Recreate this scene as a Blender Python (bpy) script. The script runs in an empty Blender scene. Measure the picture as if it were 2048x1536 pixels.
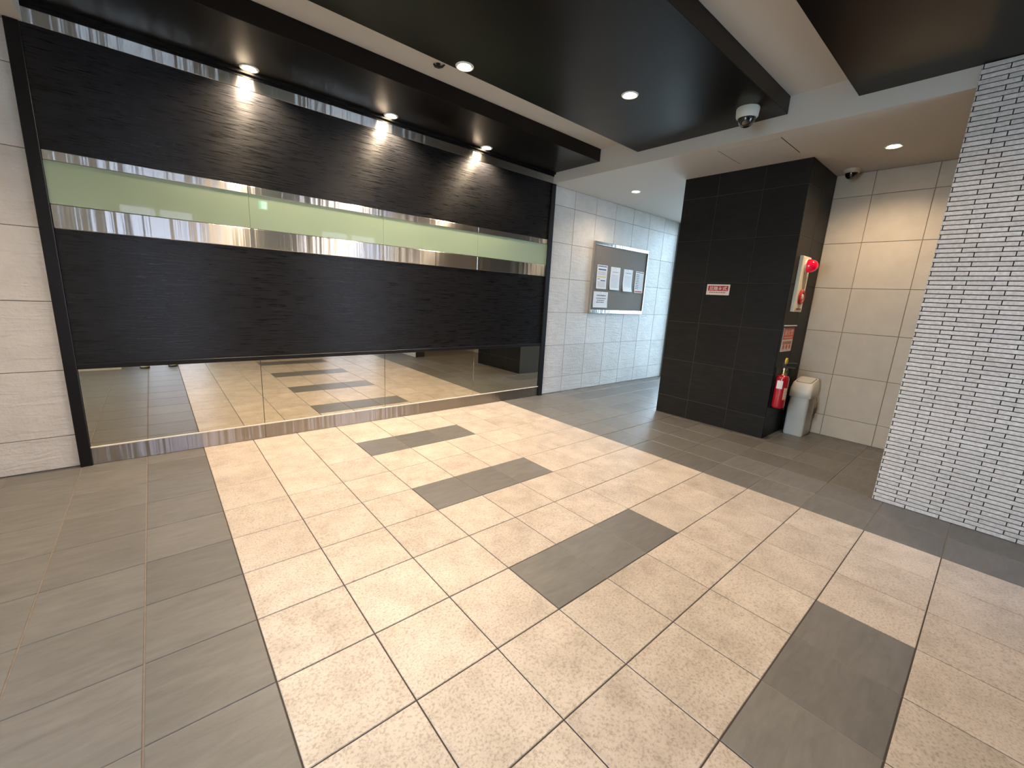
import bpy, bmesh, math, random
from mathutils import Vector, Matrix, noise

random.seed(7)
S = 0.303                     # one floor tile with its joint, in metres; all layout numbers below are in tiles
sc = bpy.context.scene
COL = sc.collection

# ------------------------------------------------------------------ camera
CAM = Vector((-0.57723, -0.95834, 3.87910))
RIGHT = Vector((0.7627686, -0.64445806, 0.05345902))
DOWN = Vector((-0.09524644, -0.19372787, -0.97642083))
FWD = Vector((0.63961878, 0.73969137, -0.20915187))
FPX = 831.003
cd = bpy.data.cameras.new('camera'); cam = bpy.data.objects.new('camera', cd); COL.objects.link(cam)
cd.sensor_fit = 'HORIZONTAL'; cd.sensor_width = 36.0; cd.lens = FPX / 2048 * 36.0
cd.clip_start = 0.02; cd.clip_end = 200
m = Matrix((( RIGHT.x, -DOWN.x, -FWD.x, CAM.x * S), (RIGHT.y, -DOWN.y, -FWD.y, CAM.y * S),
            (RIGHT.z, -DOWN.z, -FWD.z, CAM.z * S), (0, 0, 0, 1)))
cam.matrix_world = m
sc.camera = cam

def project(x, y, z):
    v = Vector((x, y, z)) - CAM
    d = v.dot(FWD)
    if d < 0.05: return None
    return 1024 + FPX * v.dot(RIGHT) / d, 768 + FPX * v.dot(DOWN) / d

def screen_size(pts):
    """Area in picture pixels of a patch, 0 when wholly outside the frame."""
    q = [project(*p) for p in pts]
    if any(a is None for a in q): return 0.0
    xs = [min(max(a[0], 0), 2048) for a in q]; ys = [min(max(a[1], 0), 1536) for a in q]
    if max(xs) - min(xs) < 2 or max(ys) - min(ys) < 2: return 0.0
    n = len(q)
    return abs(sum(xs[i] * ys[(i + 1) % n] - xs[(i + 1) % n] * ys[i] for i in range(n))) / 2

# ------------------------------------------------------------------ world, daylight, exposure
w = bpy.data.worlds.new('world'); sc.world = w; w.use_nodes = True
bg = w.node_tree.nodes['Background']
bg.inputs[0].default_value = (0.58, 0.78, 1.0, 1); bg.inputs[1].default_value = 17.5
sc.view_settings.view_transform = 'Standard'; sc.view_settings.look = 'None'
sc.view_settings.gamma = 1.0; sc.view_settings.use_curve_mapping = False
sc.view_settings.exposure = 0.3
WARM = (1.0, 0.775, 0.54)

def portal(name, loc, direction, sx, sy):
    l = bpy.data.lights.new(name, 'AREA'); l.shape = 'RECTANGLE'; l.size = sx * S; l.size_y = sy * S
    l.cycles.is_portal = True
    o = bpy.data.objects.new(name, l); COL.objects.link(o)
    o.location = Vector(loc) * S
    o.rotation_euler = Vector(direction).to_track_quat('-Z', 'Y').to_euler()

# ------------------------------------------------------------------ materials
def mat(name, base=(0.5, 0.5, 0.5), rough=0.5, metal=0.0, spec=0.5, coat=0.0, emit=None, emit_s=0.0, aniso=0.0):
    mm = bpy.data.materials.new(name); mm.use_nodes = True
    b = mm.node_tree.nodes['Principled BSDF']
    b.inputs['Base Color'].default_value = (*base, 1)
    b.inputs['Roughness'].default_value = rough
    b.inputs['Metallic'].default_value = metal
    b.inputs['Specular IOR Level'].default_value = spec
    b.inputs['Coat Weight'].default_value = coat
    b.inputs['Coat Roughness'].default_value = 0.03
    if emit:
        b.inputs['Emission Color'].default_value = (*emit, 1); b.inputs['Emission Strength'].default_value = emit_s
    if aniso:
        b.inputs['Anisotropic'].default_value = aniso
        c = mm.node_tree.nodes.new('ShaderNodeCombineXYZ')
        c.inputs[0].default_value = 0; c.inputs[1].default_value = 0; c.inputs[2].default_value = 1
        mm.node_tree.links.new(c.outputs[0], b.inputs['Tangent'])
    return mm

def nd(mm, typ, **kw):
    n = mm.node_tree.nodes.new(typ)
    for k, v in kw.items():
        if k in n.inputs: n.inputs[k].default_value = v
        else: setattr(n, k, v)
    return n

def lk(mm, a, b): mm.node_tree.links.new(a, b)

def coords(mm, scale=(1, 1, 1), rot=(0, 0, 0), kind='Object', rand=True):
    """Object coordinates shifted by a random amount for each object, so that alike pieces differ."""
    tc = nd(mm, 'ShaderNodeTexCoord')
    mp = nd(mm, 'ShaderNodeMapping'); mp.inputs['Scale'].default_value = scale; mp.inputs['Rotation'].default_value = rot
    if rand:
        oi = nd(mm, 'ShaderNodeObjectInfo')
        mu = nd(mm, 'ShaderNodeMath', operation='MULTIPLY'); mu.inputs[1].default_value = 37.0
        lk(mm, oi.outputs['Random'], mu.inputs[0])
        ad = nd(mm, 'ShaderNodeVectorMath', operation='ADD')
        lk(mm, tc.outputs[kind], ad.inputs[0]); lk(mm, mu.outputs[0], ad.inputs[1])
        lk(mm, ad.outputs[0], mp.inputs['Vector'])
    else:
        lk(mm, tc.outputs[kind], mp.inputs['Vector'])
    return mp.outputs[0]

def noise_tex(mm, vec, scale, detail=4, rough=0.5, dist=0.0):
    n = nd(mm, 'ShaderNodeTexNoise'); n.inputs['Scale'].default_value = scale; n.inputs['Detail'].default_value = detail
    n.inputs['Roughness'].default_value = rough; n.inputs['Distortion'].default_value = dist
    lk(mm, vec, n.inputs['Vector']); return n.outputs['Fac']

def ramp(mm, fac, stops):
    r = nd(mm, 'ShaderNodeValToRGB'); e = r.color_ramp.elements
    while len(e) < len(stops): e.new(0.5)
    for i, (p, c) in enumerate(stops):
        e[i].position = p; e[i].color = (*c, 1)
    lk(mm, fac, r.inputs[0]); return r.outputs[0]

def mixc(mm, fac, a, b, mode='MIX'):
    x = nd(mm, 'ShaderNodeMix', data_type='RGBA', blend_type=mode)
    for sock, v in ((x.inputs[0], fac), (x.inputs[6], a), (x.inputs[7], b)):
        if hasattr(v, 'is_output'): lk(mm, v, sock)
        elif isinstance(v, (int, float)): sock.default_value = v
        else: sock.default_value = (*v, 1)
    return x.outputs[2]

def bump(mm, fac, strength, dist=0.01):
    b = nd(mm, 'ShaderNodeBump'); b.inputs['Strength'].default_value = strength; b.inputs['Distance'].default_value = dist
    lk(mm, fac, b.inputs['Height'])
    lk(mm, b.outputs[0], mm.node_tree.nodes['Principled BSDF'].inputs['Normal'])

def base_of(mm, col): lk(mm, col, mm.node_tree.nodes['Principled BSDF'].inputs['Base Color'])
def rough_of(mm, f): lk(mm, f, mm.node_tree.nodes['Principled BSDF'].inputs['Roughness'])

def per_piece(mm, col, lo, hi):
    oi = nd(mm, 'ShaderNodeObjectInfo')
    mr = nd(mm, 'ShaderNodeMapRange'); mr.inputs['To Min'].default_value = lo; mr.inputs['To Max'].default_value = hi
    lk(mm, oi.outputs['Random'], mr.inputs['Value'])
    return mixc(mm, 1.0, col, mr.outputs[0], 'MULTIPLY')

M = {}
# beige stone-look porcelain with warm clouding, fine dark specks and small glints
t = mat('beige_porcelain', rough=0.42, spec=0.5)
v = coords(t)
cl = ramp(t, noise_tex(t, v, 7, 6, 0.62), [(0.26, (0.33, 0.280, 0.235)), (0.5, (0.43, 0.372, 0.320)), (0.76, (0.51, 0.450, 0.395))])
sp = ramp(t, noise_tex(t, v, 120, 3, 0.7), [(0.36, (0.70, 0.68, 0.64)), (0.5, (1, 1, 1)), (0.72, (1.08, 1.07, 1.06))])
base_of(t, per_piece(t, mixc(t, 1.0, cl, sp, 'MULTIPLY'), 0.94, 1.06))
rough_of(t, ramp(t, noise_tex(t, v, 160, 2), [(0.35, (0.30,) * 3), (0.65, (0.52,) * 3)]))
bump(t, noise_tex(t, v, 130, 4, 0.7), 0.25, 0.002); M['beige'] = t
# charcoal slate-look porcelain with soft streaks
t = mat('charcoal_porcelain', rough=0.42, spec=0.5)
v = coords(t, (1.5, 6, 1), (0, 0, 0.35))
cl = ramp(t, noise_tex(t, v, 5, 6, 0.6, 0.6), [(0.3, (0.098, 0.094, 0.088)), (0.7, (0.136, 0.131, 0.123))])
base_of(t, per_piece(t, cl, 0.88, 1.12))
bump(t, noise_tex(t, v, 40, 5, 0.7), 0.22, 0.003); M['grey'] = t
t = mat('floor_grout', (0.105, 0.080, 0.066), 0.9); base_of(t, ramp(t, noise_tex(t, coords(t, rand=False), 30), [(0.3, (0.17, 0.14, 0.12)), (0.7, (0.23, 0.19, 0.165))])); M['grout'] = t
M['path_grout'] = mat('path_grout', (0.05, 0.038, 0.032), 0.9)
# light wall tile with cleft-slate relief
t = mat('light_slate_tile', rough=0.55, spec=0.45)
v = coords(t, (1, 1, 1), (0.5, 0.6, 0.5))
v2 = coords(t, (1.5, 1.5, 9), (0.6, 0.75, 0.4))
base_of(t, per_piece(t, ramp(t, noise_tex(t, v, 6, 6, 0.6), [(0.25, (0.575, 0.545, 0.51)), (0.75, (0.68, 0.655, 0.625))]), 0.95, 1.05))
bump(t, mixc(t, 0.35, noise_tex(t, v2, 2.4, 5, 0.55, 1.3), noise_tex(t, v, 45, 4, 0.6)), 0.78, 0.015); M['wall_tile'] = t
t = mat('smooth_cream_tile', rough=0.42)
v = coords(t)
base_of(t, per_piece(t, ramp(t, noise_tex(t, v, 9, 6, 0.6), [(0.3, (0.50, 0.425, 0.33)), (0.7, (0.56, 0.485, 0.385))]), 0.96, 1.04))
bump(t, noise_tex(t, v, 60, 4), 0.12, 0.003); M['cream_tile'] = t
M['wall_joint'] = mat('wall_joint', (0.13, 0.12, 0.115), 0.9)
M['cream_joint'] = mat('cream_joint', (0.20, 0.155, 0.11), 0.9)
t = mat('black_pillar_tile', rough=0.45, spec=0.18)
v = coords(t, (1, 1, 5))
base_of(t, per_piece(t, ramp(t, noise_tex(t, v, 8, 5), [(0.3, (0.008, 0.0075, 0.007)), (0.7, (0.014, 0.013, 0.012))]), 0.85, 1.15))
bump(t, noise_tex(t, v, 35, 5, 0.65), 0.15, 0.003); M['black_tile'] = t
M['pillar_joint'] = mat('pillar_joint', (0.055, 0.047, 0.042), 0.85)
M['brown_stone'] = mat('dark_brown_stone', (0.075, 0.055, 0.045), 0.5)
# thin rough-faced border brick
t = mat('pale_rough_brick', rough=0.7, spec=0.35)
v = coords(t)
base_of(t, per_piece(t, ramp(t, noise_tex(t, v, 60, 6, 0.65), [(0.3, (0.47, 0.45, 0.44)), (0.7, (0.69, 0.665, 0.65))]), 0.92, 1.05))
bump(t, noise_tex(t, v, 90, 5, 0.7), 0.8, 0.006); M['brick'] = t
M['brick_joint'] = mat('brick_joint', (0.02, 0.018, 0.022), 0.95)
# plaster
t = mat('cream_plaster', (0.51, 0.48, 0.435), 0.75, spec=0.3); bump(t, noise_tex(t, coords(t, rand=False), 180, 3), 0.10, 0.001); M['plaster'] = t
t = mat('dark_ceiling_laminate', (0.006, 0.005, 0.0042), 0.30, spec=0.22)
v = coords(t, (1, 1, 1), rand=False); rough_of(t, ramp(t, noise_tex(t, v, 3, 2), [(0.3, (0.28,) * 3), (0.7, (0.33,) * 3)])); M['dark_panel'] = t
# black wall laminate with fine horizontal grain
t = mat('black_grain_laminate', (0.008, 0.008, 0.009), 0.29, spec=0.30, aniso=0.6)
v = coords(t, (4, 1, 130), rand=False)
v3 = coords(t, (11, 1, 260), rand=False)
gg = mixc(t, 0.5, noise_tex(t, v, 1.0, 2, 0.5), noise_tex(t, v3, 1.0, 2, 0.5))
base_of(t, ramp(t, gg, [(0.38, (0.003, 0.0032, 0.004)), (0.62, (0.011, 0.0112, 0.0125))]))
rough_of(t, ramp(t, gg, [(0.38, (0.24,) * 3), (0.62, (0.40,) * 3)]))
bump(t, gg, 0.30, 0.004); M['black_grain'] = t
M['black_metal'] = mat('black_frame_metal', (0.005, 0.0045, 0.005), 0.4, spec=0.25)
# brushed stainless: reflections drawn out up and down
t = mat('brushed_stainless', (0.60, 0.585, 0.56), 0.30, 1.0, aniso=0.97)
v4 = coords(t, (26, 26, 0.5), rand=False)
bump(t, noise_tex(t, v4, 1.0, 2, 0.4), 0.8, 0.0045); M['steel'] = t
M['kick_steel'] = t.copy(); M['kick_steel'].name = 'dark_kick_steel'; M['kick_steel'].node_tree.nodes['Principled BSDF'].inputs['Base Color'].default_value = (0.36, 0.335, 0.305, 1)  # same brushed steel with a darker base colour
t = mat('stainless_trim', (0.60, 0.59, 0.57), 0.25, 1.0); M['steel_plain'] = t
t = mat('green_back_painted_glass', (0.33, 0.425, 0.285), 0.5, spec=0.5, coat=1.0); M['green_glass'] = t
M['mirror'] = mat('tinted_mirror', (0.62, 0.60, 0.51), 0.015, 1.0)
M['white_metal'] = mat('white_painted_metal', (0.72, 0.70, 0.65), 0.35)
M['lamp_on'] = mat('lamp_lens', (1, 0.9, 0.8), 0.4, emit=(1.0, 0.80, 0.55), emit_s=55)
M['reflector'] = mat('lamp_reflector', (0.85, 0.78, 0.66), 0.22, 1.0)
M['board'] = mat('taupe_board', (0.16, 0.145, 0.125), 0.85); 
t = M['board']; base_of(t, ramp(t, noise_tex(t, coords(t), 180, 3), [(0.3, (0.15, 0.128, 0.106)), (0.7, (0.20, 0.173, 0.146))]))
M['paper'] = mat('paper', (0.72, 0.71, 0.72), 0.7)
M['ink_blue'] = mat('ink_blue', (0.055, 0.09, 0.24), 0.7)
M['ink_yellow'] = mat('ink_yellow', (0.62, 0.55, 0.22), 0.7)
M['ink_grey'] = mat('ink_grey', (0.36, 0.35, 0.38), 0.7)
M['ink_dark'] = mat('ink_dark', (0.10, 0.10, 0.11), 0.7)
M['ink_red'] = mat('ink_red', (0.40, 0.05, 0.035), 0.7)
M['ink_orange'] = mat('ink_orange', (0.60, 0.33, 0.16), 0.7)
M['sign_white'] = mat('sign_white', (0.66, 0.60, 0.55), 0.45)
M['sign_red'] = mat('sign_red', (0.36, 0.008, 0.016), 0.45)
M['sticker_red'] = mat('sticker_red', (0.62, 0.085, 0.05), 0.45)
M['alarm_cream'] = mat('alarm_cream', (0.74, 0.66, 0.50), 0.4)
t = mat('alarm_red_lens', (0.75, 0.004, 0.03), 0.12, spec=0.6, coat=0.6, emit=(1.0, 0.0, 0.045), emit_s=0.2); M['red_lens'] = t
M['red_plastic'] = mat('red_plastic', (0.45, 0.02, 0.02), 0.35, coat=0.3)
M['ext_red'] = mat('extinguisher_red', (0.36, 0.008, 0.022), 0.22, coat=0.5)
M['brass'] = mat('brass', (0.62, 0.50, 0.30), 0.3, 1.0)
M['yellow'] = mat('yellow_plastic', (0.62, 0.44, 0.07), 0.4)
M['rubber'] = mat('black_rubber', (0.012, 0.012, 0.012), 0.6)
t = mat('white_bin_plastic', (0.68, 0.64, 0.57), 0.42); bump(t, noise_tex(t, coords(t), 120, 3), 0.08, 0.001); M['bin'] = t
M['groove'] = mat('bin_groove', (0.12, 0.11, 0.10), 0.8)
M['camera_body'] = mat('camera_housing', (0.58, 0.59, 0.53), 0.5)
M['camera_dark'] = mat('dark_camera_dome', (0.010, 0.010, 0.012), 0.06, coat=1.0)
M['camera_body_warm'] = mat('small_camera_housing', (0.55, 0.48, 0.38), 0.5)
M['exit_green'] = mat('exit_sign_green', (0.05, 0.45, 0.33), 0.5, emit=(0.05, 0.62, 0.42), emit_s=9)
M['exit_white'] = mat('exit_sign_white', (0.8, 0.9, 0.85), 0.5, emit=(0.75, 1.0, 0.9), emit_s=13)
M['shoe_tan'] = mat('tan_suede', (0.46, 0.39, 0.28), 0.85)
M['shoe_sole'] = mat('shoe_sole', (0.03, 0.028, 0.026), 0.8)
M['paving'] = mat('outdoor_paving', (0.42, 0.40, 0.38), 0.85)
M['facade'] = mat('pink_facade', (0.46, 0.34, 0.37), 0.8)
def see_through(name, tint, gloss):
    mm = bpy.data.materials.new(name); mm.use_nodes = True
    nt = mm.node_tree; nt.nodes.clear()
    out = nt.nodes.new('ShaderNodeOutputMaterial'); mx = nt.nodes.new('ShaderNodeMixShader')
    tr = nt.nodes.new('ShaderNodeBsdfTransparent'); gl = nt.nodes.new('ShaderNodeBsdfGlossy')
    tr.inputs[0].default_value = (*tint, 1); gl.inputs['Roughness'].default_value = gloss[1]
    fr = nt.nodes.new('ShaderNodeFresnel'); fr.inputs[0].default_value = gloss[0]
    nt.links.new(fr.outputs[0], mx.inputs[0]); nt.links.new(tr.outputs[0], mx.inputs[1]); nt.links.new(gl.outputs[0], mx.inputs[2])
    nt.links.new(mx.outputs[0], out.inputs[0]); return mm
M['glass'] = see_through('clear_glass', (0.93, 0.96, 0.95), (1.5, 0.0))
M['film'] = see_through('clear_plastic_film', (0.975, 0.975, 0.97), (1.18, 0.10))

# ------------------------------------------------------------------ mesh helpers
class Geo:
    def __init__(self): self.bm = bmesh.new()
    def box(self, x0, x1, y0, y1, z0, z1, bev=0.0, seg=1):
        vs = [self.bm.verts.new(p) for p in ((x0, y0, z0), (x1, y0, z0), (x1, y1, z0), (x0, y1, z0), (x0, y0, z1), (x1, y0, z1), (x1, y1, z1), (x0, y1, z1))]
        fs = [self.bm.faces.new([vs[i] for i in f]) for f in ((0, 3, 2, 1), (4, 5, 6, 7), (0, 1, 5, 4), (1, 2, 6, 5), (2, 3, 7, 6), (3, 0, 4, 7))]
        if bev:
            es = list({e for f in fs for e in f.edges})
            bmesh.ops.bevel(self.bm, geom=es, offset=bev, segments=seg, affect='EDGES', profile=0.5)
        return self
    def lathe(self, prof, c, axis='z', n=24, cap=True):
        c = Vector(c)
        ax = {'x': (Vector((0, 1, 0)), Vector((0, 0, 1)), Vector((1, 0, 0))), 'y': (Vector((1, 0, 0)), Vector((0, 0, 1)), Vector((0, 1, 0))),
              'z': (Vector((1, 0, 0)), Vector((0, 1, 0)), Vector((0, 0, 1)))}[axis]
        rings = []
        for r, h in prof:
            if r <= 1e-6: rings.append([self.bm.verts.new(c + ax[2] * h)])
            else: rings.append([self.bm.verts.new(c + ax[2] * h + (ax[0] * math.cos(2 * math.pi * i / n) + ax[1] * math.sin(2 * math.pi * i / n)) * r) for i in range(n)])
        for a, b in zip(rings, rings[1:]):
            for i in range(n):
                j = (i + 1) % n
                if len(a) == 1 and len(b) == 1: continue
                if len(a) == 1: self.bm.faces.new((a[0], b[j], b[i]))
                elif len(b) == 1: self.bm.faces.new((a[i], a[j], b[0]))
                else: self.bm.faces.new((a[i], a[j], b[j], b[i]))
        if cap:
            for r in (rings[0], rings[-1]):
                if len(r) > 2: self.bm.faces.new(r)
        return self
    def tube(self, pts, r, n=10):
        pts = [Vector(p) for p in pts]; rings = []
        rr = r if isinstance(r, (list, tuple)) else [r] * len(pts)
        for i, p in enumerate(pts):
            d = (pts[min(i + 1, len(pts) - 1)] - pts[max(i - 1, 0)]).normalized()
            u = d.cross(Vector((0.31, 0.87, 0.38))).normalized(); q = d.cross(u)
            rings.append([self.bm.verts.new(p + (u * math.cos(2 * math.pi * k / n) + q * math.sin(2 * math.pi * k / n)) * rr[i]) for k in range(n)])
        for a, b in zip(rings, rings[1:]):
            for k in range(n): self.bm.faces.new((a[k], a[(k + 1) % n], b[(k + 1) % n], b[k]))
        self.bm.faces.new(rings[0]); self.bm.faces.new(rings[-1]); return self
    def loft(self, rings, cap=True):
        rs = [[self.bm.verts.new(p) for p in r] for r in rings]; n = len(rs[0])
        for a, b in zip(rs, rs[1:]):
            for k in range(n): self.bm.faces.new((a[k], a[(k + 1) % n], b[(k + 1) % n], b[k]))
        if cap: self.bm.faces.new(rs[0]); self.bm.faces.new(rs[-1])
        return self
    def mesh(self, name, origin=(0, 0, 0), smooth=False):
        me = bpy.data.meshes.new(name)
        bmesh.ops.recalc_face_normals(self.bm, faces=self.bm.faces)
        bmesh.ops.translate(self.bm, verts=self.bm.verts, vec=-Vector(origin))
        bmesh.ops.scale(self.bm, verts=self.bm.verts, vec=(S, S, S))
        self.bm.to_mesh(me); self.bm.free()
        if smooth:
            for f in me.polygons: f.use_smooth = True
            me.set_sharp_from_angle(angle=math.radians(38))
        return me

def tag(o, label=None, cat=None, group=None, kind=None):
    for k, v in (('label', label), ('category', cat), ('group', group), ('kind', kind)):
        if v: o[k] = v
    return o

def wloc(o):
    p = Vector(o.location); q = o.parent
    while q: p += Vector(q.location); q = q.parent
    return p / S

def put(name, me, material, parent=None, loc=(0, 0, 0)):
    """Link a mesh object whose origin stands at loc (in tiles, in the place)."""
    o = bpy.data.objects.new(name, me); COL.objects.link(o)
    if material and not me.materials: me.materials.append(M[material] if isinstance(material, str) else material)
    if parent: o.parent = parent; o.location = (Vector(loc) - wloc(parent)) * S
    else: o.location = Vector(loc) * S
    return o

def part(name, geo, material, parent, smooth=False, origin=None):
    org = origin or wloc(parent)
    return put(name, geo.mesh(name, org, smooth), material, parent, org)

def thing(name, loc, label, cat, group=None):
    o = bpy.data.objects.new(name, None); COL.objects.link(o); o.location = Vector(loc) * S; o.empty_display_size = 0.05
    return tag(o, label, cat, group)

def solo(name, geo, material, loc, label, cat, group=None, smooth=False):
    return tag(put(name, geo.mesh(name, loc, smooth), material, None, loc), label, cat, group)

def struct(name, geo, material):
    return tag(put(name, geo.mesh(name), material), kind='structure')

def plate(wd, hd, th, cf):
    """Chamfered slab mesh lying in x-y, top face at z = 0, centre at the origin, 20-odd triangles."""
    bm = bmesh.new(); a, b = wd / 2, hd / 2
    lo = [bm.verts.new(p) for p in ((-a, -b, -th), (a, -b, -th), (a, b, -th), (-a, b, -th))]
    mi = [bm.verts.new(p) for p in ((-a, -b, -cf), (a, -b, -cf), (a, b, -cf), (-a, b, -cf))]
    hi = [bm.verts.new(p) for p in ((-a + cf, -b + cf, 0), (a - cf, -b + cf, 0), (a - cf, b - cf, 0), (-a + cf, b - cf, 0))]
    for u, v in ((lo, mi), (mi, hi)):
        for i in range(4): bm.faces.new((u[i], u[(i + 1) % 4], v[(i + 1) % 4], v[i]))
    bm.faces.new(hi); bm.faces.new(lo[::-1])
    return bm

_plates = {}
FACE = {'up': Matrix.Identity(4), '-y': Matrix.Rotation(math.radians(90), 4, 'X'), '-x': Matrix.Rotation(math.radians(-90), 4, 'Z') @ Matrix.Rotation(math.radians(90), 4, 'X')}
def plate_mesh(name, wd, hd, th, cf, face, material):
    key = (name, round(wd, 3), round(hd, 3), face, material)
    if key not in _plates:
        bm = plate(wd, hd, th, cf)
        bmesh.ops.transform(bm, matrix=Matrix.Scale(S, 4) @ FACE[face], verts=bm.verts)
        me = bpy.data.meshes.new(name); bm.to_mesh(me); bm.free()
        me.materials.append(M[material]); _plates[key] = me
    return _plates[key]

def joined_plates(name, items, th, cf, parent, material):
    """items: (w, h, face, centre). One mesh of many slabs, for pieces too small or too many to pick apart."""
    bm = bmesh.new()
    for wd, hd, face, c in items:
        b2 = plate(wd, hd, th, cf)
        bmesh.ops.transform(b2, matrix=Matrix.Scale(S, 4) @ Matrix.Translation(c) @ FACE[face], verts=b2.verts)
        tmp = bpy.data.meshes.new('tmp'); b2.to_mesh(tmp); b2.free(); bm.from_mesh(tmp); bpy.data.meshes.remove(tmp)
    me = bpy.data.meshes.new(name); bm.to_mesh(me); bm.free(); me.materials.append(M[material])
    o = put(name, me, None, parent); o['kind'] = 'stuff'; return o

def text(name, body, height, mtx, material, parent, squeeze=1.0, thick=0.002):
    """Lettering as a thin solid; mtx maps the text plane to the place (tiles)."""
    cu = bpy.data.curves.new(name, 'FONT'); cu.body = body; cu.size = 1.0; cu.align_x = 'CENTER'; cu.align_y = 'CENTER'; cu.extrude = 0.0; cu.offset = 0.012
    tmp = bpy.data.objects.new(name, cu); COL.objects.link(tmp)
    dg = bpy.context.evaluated_depsgraph_get(); dg.update()
    me = bpy.data.meshes.new_from_object(tmp.evaluated_get(dg)); bpy.data.objects.remove(tmp); bpy.data.curves.remove(cu)
    me.name = name; me.materials.clear()
    xs = [v.co.x for v in me.vertices]; ys = [v.co.y for v in me.vertices]
    cx, cy = (max(xs) + min(xs)) / 2, (max(ys) + min(ys)) / 2; k = height / (max(ys) - min(ys))
    org = wloc(parent)
    for v in me.vertices:
        q = mtx @ Vector(((v.co.x - cx) * k * squeeze, (v.co.y - cy) * k, thick))
        v.co = (q - org) * S
    return put(name, me, material, parent, org)

def on_face(face, c):
    """Text/print plane: x to the viewer's right, y up, z out of the face."""
    ax = {'-y': ((1, 0, 0), (0, 0, 1), (0, -1, 0)), '-x': ((0, -1, 0), (0, 0, 1), (-1, 0, 0)), '+y': ((-1, 0, 0), (0, 0, 1), (0, 1, 0))}[face]
    return Matrix(((ax[0][0], ax[1][0], ax[2][0], c[0]), (ax[0][1], ax[1][1], ax[2][1], c[1]), (ax[0][2], ax[1][2], ax[2][2], c[2]), (0, 0, 0, 1)))

def prints(name, rects, mtx, material, parent, lift=0.002):
    """Flat print: small rectangles (x0, x1, y0, y1) on a face."""
    g = Geo()
    for x0, x1, y0, y1 in rects:
        g.bm.faces.new([g.bm.verts.new(mtx @ Vector((x, y, lift))) for x, y in ((x0, y0), (x1, y0), (x1, y1), (x0, y1))])
    org = wloc(parent)
    me = bpy.data.meshes.new(name)
    bmesh.ops.translate(g.bm, verts=g.bm.verts, vec=-org); bmesh.ops.scale(g.bm, verts=g.bm.verts, vec=(S, S, S)); g.bm.to_mesh(me); g.bm.free()
    o = put(name, me, material, parent, org)
    if len(rects) > 1: o['kind'] = 'stuff'
    return o

# ------------------------------------------------------------------ layout (tiles)
YW = 10.70          # back wall plane
YF = 10.62          # feature wall plane
XB = 10.85          # brick face
XR = 15.50          # far right wall
ZL, ZP, ZU = 7.90, 8.25, 8.62     # low ceiling, dark panels' underside, raised ceiling
PX0, PX1, PY0, PY1 = 13.20, 15.50, 3.20, 6.78   # pillar
YR = -4.60          # entrance wall
XE = 20.3           # far end of the passage
XL = -8.0

# ------------------------------------------------------------------ floor
g = Geo(); g.box(XL, XE, -9, YW + 0.1, -0.4, -0.010)
floor = struct('floor', g, 'grout')
part('path_bed', Geo().box(-0.006, 9.006, -6.1, YW - 0.02, -0.03, -0.009), 'path_grout', floor)
PITCH_Y = 1.01; J = 0.013
for i in (-4, -1, 2, 5, 8): part('grout_bed', Geo().box(3.006, 5.994, i * PITCH_Y + 0.006, (i + 1) * PITCH_Y - 0.006, -0.03, -0.0075), 'grout', floor)
tiles = []
for i in range(-6, 11):
    y0 = i * PITCH_Y; y1 = min(y0 + PITCH_Y, YW - 0.005)
    for k in range(int(XL), 22):
        x0, x1 = k, min(k + 1, XE)
        if x1 - x0 < 0.1: continue
        cx, cy = (x0 + x1) / 2, (y0 + y1) / 2
        if y1 < YR and not (-2.5 < cx < 11): continue
        if y1 < -1.2 and x1 < -1.9: continue
        if cx > 15.6 and cy < 6.6: continue
        if PX0 + 0.2 < x0 and x1 < PX1 and PY0 < y0 and y1 < PY1: continue
        path = 0 <= k < 9
        dark = path and 3 <= k < 6 and (i - 2) % 3 == 0
        kind = 'beige' if path and not dark else 'grey'
        # how large it shows; pieces wholly behind the pillar or the brick wall count as unseen
        A = screen_size([(x0, y0, 0), (x1, y0, 0), (x1, y1, 0), (x0, y1, 0)])
        if cx > 10.9 and cy < 0.1: A = 0
        tiles.append((A, kind, x1 - x0 - J, y1 - y0 - J, (cx, cy, 0)))
tiles.sort(key=lambda q: -q[0])
for A, kind, wd, hd, c in tiles[:300]:
    put('floor_tile', plate_mesh('floor_tile', wd, hd, 0.03, 0.006, 'up', kind), None, floor, c)
for kind, nm in (('grey', 'charcoal_floor_tiles'), ('beige', 'beige_floor_tiles')):
    rest = [(wd, hd, 'up', c) for A, kd, wd, hd, c in tiles[300:] if kd == kind]
    if rest: joined_plates(nm, rest, 0.03, 0.006, floor, kind)

# ------------------------------------------------------------------ tiled walls
ZJ = [0.0] + [0.66 + 1.318 * k for k in range(6)]        # horizontal joints
def tile_wall(parent, face, plane, us, zs, material, name='wall_tile', j=0.012, th=0.03):
    for u0, u1 in zip(us, us[1:]):
        for z0, z1 in zip(zs, zs[1:]):
            wd, hd = u1 - u0 - j, z1 - z0 - j
            if wd < 0.03 or hd < 0.03: continue
            u, z = (u0 + u1) / 2, (z0 + z1) / 2
            c = (u, plane, z) if face == '-y' else (plane, u, z)
            put(name, plate_mesh(name, wd, hd, th, 0.006, face, material), None, parent, c)

g = Geo(); g.box(XL, XE, YW + 0.012, YW + 0.5, 0, ZL)
wall_back = struct('wall_back', g, 'wall_joint')
tile_wall(wall_back, '-y', YW, [-7.3, -5.98, -4.66, -3.34, -2.02], ZJ + [ZL], 'wall_tile')
us = [11.02, 12.235] + [12.235 + 1.308 * k for k in range(1, 7)]
tile_wall(wall_back, '-y', YW, us, ZJ + [ZL], 'wall_tile')

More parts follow.
